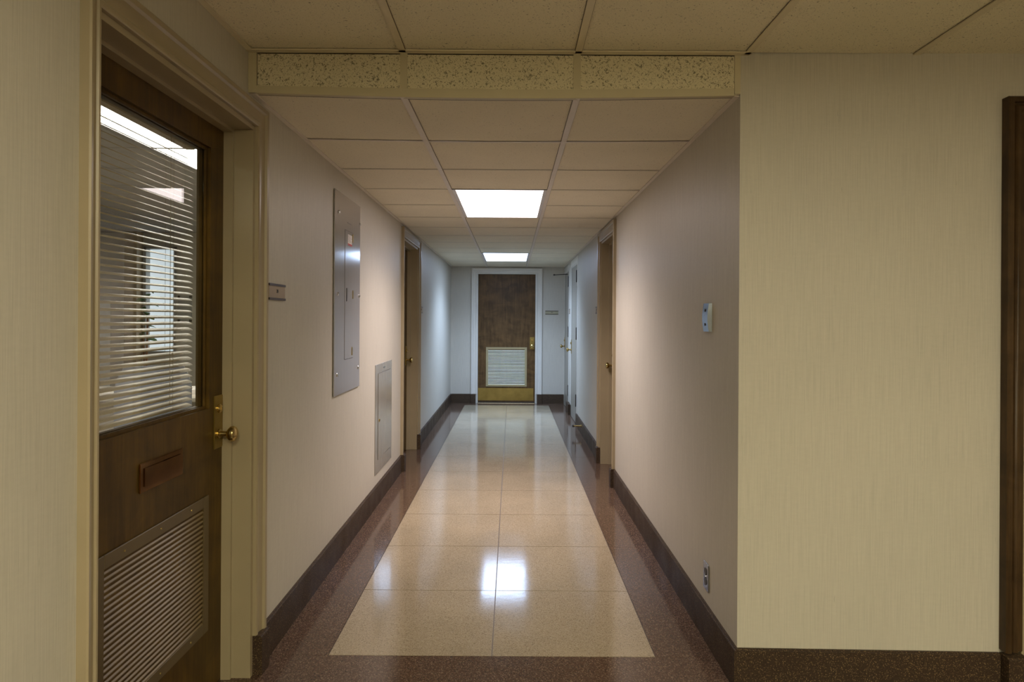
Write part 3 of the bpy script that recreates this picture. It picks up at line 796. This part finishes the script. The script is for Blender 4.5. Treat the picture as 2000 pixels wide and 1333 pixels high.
# cream column, picture board, cabinet, desk, chair, plant
bm = bmesh.new(); bx(bm, -4.93, -4.77, OY1-.14, OY1, 0, OH); tag(obj('trim_office', bm, M['paint'], kind='structure'), 'cream column beside the office window')
pb = empty('notice_board', (-4.22, OY1, 1.27)); tag(pb, 'pale board with dark corners on the office far wall', 'board')
obj('sheet', box_bm(-.09, .09, -.015, 0, 0, .34), M['office_grey'], pb)
for sx in (-1, 1):
    for z in (.0, .31): obj('corner_clip', box_bm(sx*.09, sx*.06, -.02, 0, z, z+.03), M['black'], pb)
cb = empty('filing_cabinet', (-4.72, 7.1, 0)); tag(cb, 'grey filing cabinet seen through the left of the blind', 'cabinet')
obj('body', box_bm(-.26, .26, -.3, .3, 0, 1.52, bev=.005), M['office_grey'], cb)
for k in range(4):
    f_ = obj('drawer', box_bm(-.245, .245, -.318, -.3, .04+k*.37, .38+k*.37, bev=.004), M['office_grey'], cb)
    obj('handle', box_bm(-.06, .06, -.335, -.318, .25+k*.37, .265+k*.37, bev=.003), M['steel'], f_)
dk = empty('office_desk', (-3.0, 5.2, 0)); tag(dk, 'beige office desk low behind the blind', 'desk')
obj('desktop', box_bm(-.9, .75, -.4, .4, .72, .75, bev=.004), M['desk'], dk)
obj('modesty_panel', box_bm(-.85, .70, -.3, -.28, .2, .72), M['desk'], dk)
for sx in (-.88, .70): obj('side_panel', box_bm(sx, sx+.03, -.38, .38, 0, .72), M['desk'], dk)
for k, (x_, y_, r_, lab) in enumerate(((-3.3, 5.1, .2, 'white paper stack on the left of the office desk'), (-2.85, 5.0, -.3, 'white paper stack in the middle of the office desk'), (-2.5, 5.15, .5, 'white paper stack on the right of the office desk'))):
    p_ = obj('paper_stack', box_bm(-.11, .11, -.15, .15, 0, .012+.012*k), M['white_label'], None, loc=(x_, y_, .75)); p_.rotation_euler.z = r_
    tag(p_, lab, 'paper', 'papers on the office desk')
ch = empty('office_chair', (-2.35, 4.35, 0), .4); tag(ch, 'grey office chair with a rounded back seen low through the blind', 'chair')
bm = bmesh.new(); rows = []
for j in range(7):
    z = .58+.42*j/6; hw_ = .23*(1-.0*j) * (1 if j < 5 else (.93 if j == 5 else .78)); row = []
    for k in range(9):
        a = -1+2*k/8; row.append((a*hw_, .20-.10*a*a*.9 + (.02 if j > 4 else 0), z))
    rows.append(row)
V1 = [[bm.verts.new(p) for p in r] for r in rows]; V2 = [[bm.verts.new((p[0], p[1]+.035, p[2])) for p in r] for r in rows]
for V in (V1, V2):
    for A, B in zip(V, V[1:]):
        for k in range(8): bm.faces.new((A[k], A[k+1], B[k+1], B[k]))
for k in range(8):
    bm.faces.new((V1[0][k], V1[0][k+1], V2[0][k+1], V2[0][k])); bm.faces.new((V1[-1][k], V1[-1][k+1], V2[-1][k+1], V2[-1][k]))
for j in range(6):
    for k in (0, 8): bm.faces.new((V1[j][k], V1[j+1][k], V2[j+1][k], V2[j][k]))
obj('backrest', bm, M['chair_cloth'], ch, True)
obj('seat', box_bm(-.24, .24, -.24, .22, .43, .50, bev=.025, seg=3), M['chair_cloth'], ch, True)
bm = bmesh.new(); tube(bm, (0,0,.06), (0,0,.43), .025); tube(bm, (0,.2,.47), (0,.24,.62), .02); obj('column', bm, M['black'], ch)
for k in range(5):
    a = 2*PI*k/5; bm = bmesh.new(); tube(bm, (0,0,.09), (.27*math.cos(a), .27*math.sin(a), .065), .018)
    lathe(bm, [(-.015,.028),(.015,.028)], (-math.sin(a), math.cos(a), 0), (.27*math.cos(a), .27*math.sin(a), .028), 12); obj('leg', bm, M['black'], ch)
pl = empty('potted_plant', (-4.56, OY1-.30, 0)); tag(pl, 'green leafy plant in front of the bright office window', 'plant')
bm = bmesh.new(); lathe(bm, [(0,.10),(.26,.14),(.28,.15),(.30,.14),(.28,.12),(.27,0)], (0,0,1), (0,0,0), 20); obj('pot', bm, M['pot'], pl, True)
bm = bmesh.new(); tube(bm, (0,0,.27), (.02,0,1.35), .012); tube(bm, (0,0,.27), (-.05,.02,1.2), .009); obj('stem', bm, M['pot'], pl)
for k in range(12):
    a = k*2.4; z = 1.05+.055*k; bm = bmesh.new(); L = .15
    pts = []
    for j in range(5):
        t_ = j/4; wl_ = .045*math.sin(PI*(.08+.9*t_)); c = Vector((math.cos(a)*L*t_, math.sin(a)*L*t_*.6, z + .06*t_-.09*t_*t_)); n_ = Vector((-math.sin(a), math.cos(a), .3))*wl_
        pts.append((bm.verts.new(c-n_), bm.verts.new(c+Vector((0,0,.006))), bm.verts.new(c+n_)))
    for A, B in zip(pts, pts[1:]):
        bm.faces.new((A[0], A[1], B[1], B[0])); bm.faces.new((A[1], A[2], B[2], B[1]))
    obj('leaf', bm, M['leaf'], pl, True)
